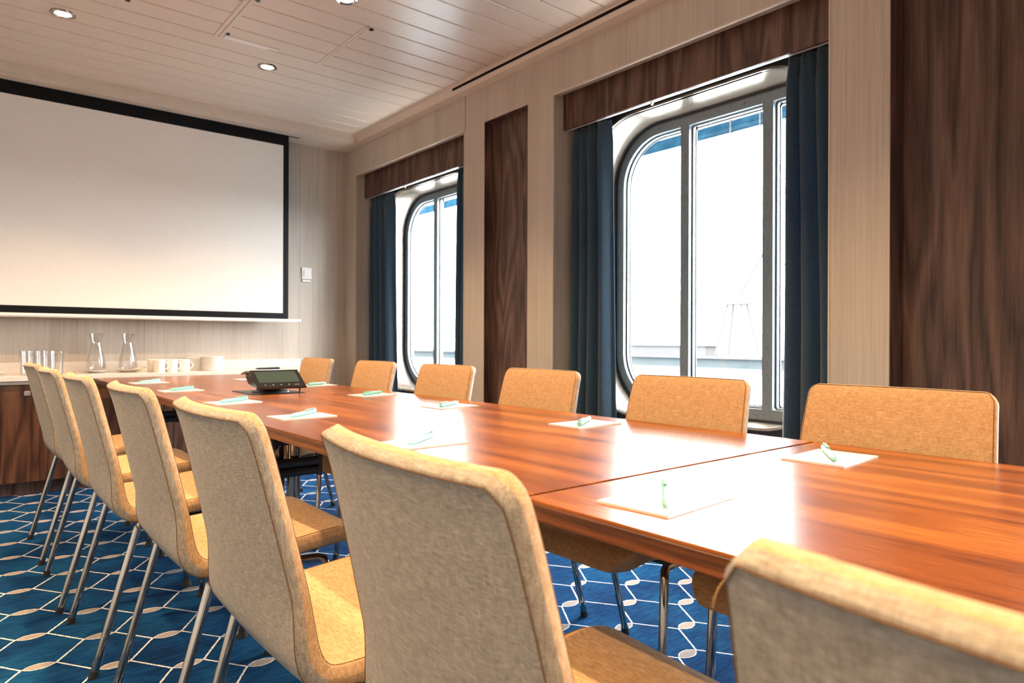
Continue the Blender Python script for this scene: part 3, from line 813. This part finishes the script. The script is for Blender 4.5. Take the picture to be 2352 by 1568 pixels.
build('bezel_rim', tilted(-.120, .120, -.02, .0, -.004, .012), M['darkchrome'], pan)
q = MB(); q.tube([(.098, -.098, .034), (.098, -.098, .008)], [.006, .004], 10); q.lathe([(.005, 0), (.004, .008)], .098, -.098, 0, 10); D('support_peg', q, M['black'], smooth=40)

# ------------------------------------------------------------------ things on the worktop
WZ = .768
def lathe_thing(name, label, cat, loc, parts, group=None, seg=28):
    t = thing(name, label, cat, loc, 0, group)
    for pn, prof, m in parts:
        q = MB(); q.lathe(prof, 0, 0, 0, seg)
        build(pn, q, m, t, 45)
    return t
gl_out = [(.001, 0), (.036, 0), (.0375, .006), (.043, .155), (.0418, .156), (.035, .014), (.001, .012)]
first_g = None
for i, (x, y, lab) in enumerate([(.375, 5.435, 'left one of the three clear tumblers on the worktop'), (.455, 5.437, 'middle one of the three clear tumblers on the worktop'), (.535, 5.450, 'right one of the three clear tumblers, nearer the carafes'),
                                  (.415, 5.540, 'clear tumbler standing behind the front row, left'), (.50, 5.545, 'clear tumbler standing behind the front row, right')]):
    lathe_thing('tumbler', lab, 'glass', (x, y, WZ), [('glass_body', gl_out, M['glass'])], 'tumblers on the worktop')
car = [(.001, 0), (.052, 0), (.058, .006), (.060, .03), (.054, .09), (.040, .15), (.032, .19), (.031, .205), (.037, .225), (.042, .265), (.0405, .266), (.0355, .226), (.029, .206), (.030, .19), (.038, .15), (.052, .09), (.057, .03), (.052, .010), (.001, .008)]
pl = [(.001, 0), (.045, 0), (.050, .004), (.088, .016), (.090, .018), (.086, .018), (.048, .008), (.001, .007)]
for x, y, a_, b_ in ((.785, 5.60, 'left glass carafe standing on a white plate', 'white plate under the left carafe'), (.985, 5.60, 'right glass carafe standing on a white plate with napkin', 'white plate with napkin under the right carafe')):
    lathe_thing('plate', b_, 'plate', (x, y, WZ), [('dish', pl, M['porcelain'])], 'plates under the carafes')
    lathe_thing('carafe', a_, 'carafe', (x, y, WZ+.012), [('glass_body', car, M['glass'])], 'glass carafes on the worktop')
def napkin(label, x, y, z, a):
    q = MB(); q.loft([[(-.05, -.03, 0), (0, -.036, .004), (.05, -.02, .012)], [(-.05, .0, .004), (0, .0, .010), (.052, .004, .016)], [(-.046, .03, 0), (0, .03, .003), (.05, .028, .006)]], closed=False)
    o = build('napkin', q, M['napkin'], None, 60, (x, y, z), (0, 0, a)); md = o.modifiers.new('t', 'SOLIDIFY'); md.thickness = .003
    tag(o, label, 'napkin')
napkin('white folded napkin sticking out beside the right carafe', 1.045, 5.575, WZ+.020, .3)
napkin('white napkin at the left edge on the worktop', .21, 5.56, WZ+.004, 0)
# mugs
mug = [(.001, 0), (.036, 0), (.039, .003), (.0395, .088), (.0375, .0895), (.0355, .087), (.035, .008), (.001, .006)]
def make_mug():
    t = thing('mug', '', 'mug'); q = MB(); q.lathe(mug, 0, 0, 0, 26); build('cup', q, M['porcelain'], t, 45)
    q = MB(); q.tube([(.037, 0, .072), (.052, 0, .070), (.062, 0, .055), (.062, 0, .040), (.052, 0, .024), (.037, 0, .020)], .0045, 8); build('handle', q, M['porcelain'], t, 60); return t
mg0 = None
for i, (x, y, lab) in enumerate([(1.155, 5.425, 'front left white mug'), (1.243, 5.440, 'front middle white mug'), (1.330, 5.455, 'front right white mug with its handle beside the saucers'), (1.135, 5.515, 'back left white mug'), (1.222, 5.530, 'back middle white mug'), (1.309, 5.545, 'back right white mug')]):
    o = make_mug() if mg0 is None else dup(mg0)
    if mg0 is None: mg0 = o
    o.location = (x, y, WZ); o.rotation_euler = (0, 0, math.radians(-35)); o['label'] = lab+' on the worktop'; o['group'] = 'white mugs on the worktop'
# saucers in two stacks
sau = [(.001, 0), (.060, 0), (.078, .0012), (.081, .0026), (.0815, .0074), (.079, .0080), (.070, .0060), (.042, .0040), (.001, .004)]
q = MB(); q.lathe(sau, 0, 0, 0, 30); s0 = build('saucer', q, M['porcelain'], None, 45); done = False
for (x, y), n, lab in (((1.555, 5.56), 12, 'white saucer in the front stack beside the mugs'), ((1.445, 5.655), 11, 'white saucer in the stack behind, against the upstand')):
    for i in range(n):
        o = s0 if not done else s0.copy()
        if done: COL.objects.link(o)
        done = True
        o.location = (x+random.uniform(-.001, .001), y, WZ+.0090*i)
        o['category'] = 'saucer'; o['group'] = lab.split(' in ')[1].split(' beside')[0].split(',')[0]+' of saucers'
        o['label'] = ('topmost', 'second', 'third', 'fourth', 'fifth', 'sixth', 'seventh', 'eighth', 'ninth', 'tenth', 'eleventh', 'lowest')[n-1-i if i else 11] + (' ' if i in (0, n-1) else ' from top ') + lab
# pad and black pen on the worktop
p = dup(pad0); p.location = (1.92, 5.365, WZ); p.rotation_euler = (0, 0, .02); p['label'] = 'white notepad on the worktop under a black pen'; p['group'] = 'notepads on the worktop'
n = make_pen(M['gloss_black'], M['alu'], M['alu']); n.location = (1.915, 5.345, WZ+.0038); n.rotation_euler = (0, 0, .05); n.scale = (1.35, 1.35, 1.35); n['label'] = 'black pen with silver clip on the worktop'
sp = dup(pad0); sp.location = (1.935, 5.41, WZ+.0); sp.rotation_euler = (0, 0, .0); bpy.data.objects.remove(sp) if False else None
for ch in list(sp.children): bpy.data.objects.remove(ch)
bpy.data.objects.remove(sp)

# ------------------------------------------------------------------ downlights
def make_light():
    t = thing('downlight', '', 'ceiling light')
    q = MB(); q.lathe([(.061, 0), (.0595, -.005), (.050, -.009), (.041, -.006), (.038, .001), (.040, .004), (.061, .004)], 0, 0, 0, 32); build('trim_ring', q, M['chrome'], t, 40)
    q = MB(); q.lathe([(.0385, -.0005), (.036, -.0030), (.001, -.0042)], 0, 0, 0, 24); build('lamp_disc', q, M['lamp'], t, 50)
    return t
dl0 = None
rows = {4.417: 'the row nearest the projection screen', 3.276: 'the second row from the projection screen', 2.135: 'the third row from the projection screen', .994: 'the fourth row from the projection screen', -.147: 'the fifth row, above the viewer', -1.288: 'the sixth row, behind the viewer'}
cols = {-.658: 'aisle-side', .457: 'middle', 1.572: 'window-side'}
for y, rl in rows.items():
    for x, cl in cols.items():
        o = make_light() if dl0 is None else dup(dl0)
        if dl0 is None: dl0 = o
        o.location = (x, y, ZC); o['label'] = 'warm round %s downlight of %s' % (cl, rl); o['group'] = 'round ceiling downlights'
        l = bpy.data.lights.new('downlight_beam', 'SPOT'); l.energy = SPOT_W; l.color = (1.0, .66, .34); l.spot_size = math.radians(105); l.spot_blend = .7; l.shadow_soft_size = .03
        lo = bpy.data.objects.new('downlight_beam', l); COL.objects.link(lo); lo.parent = o; lo.location = (0, 0, -.02)
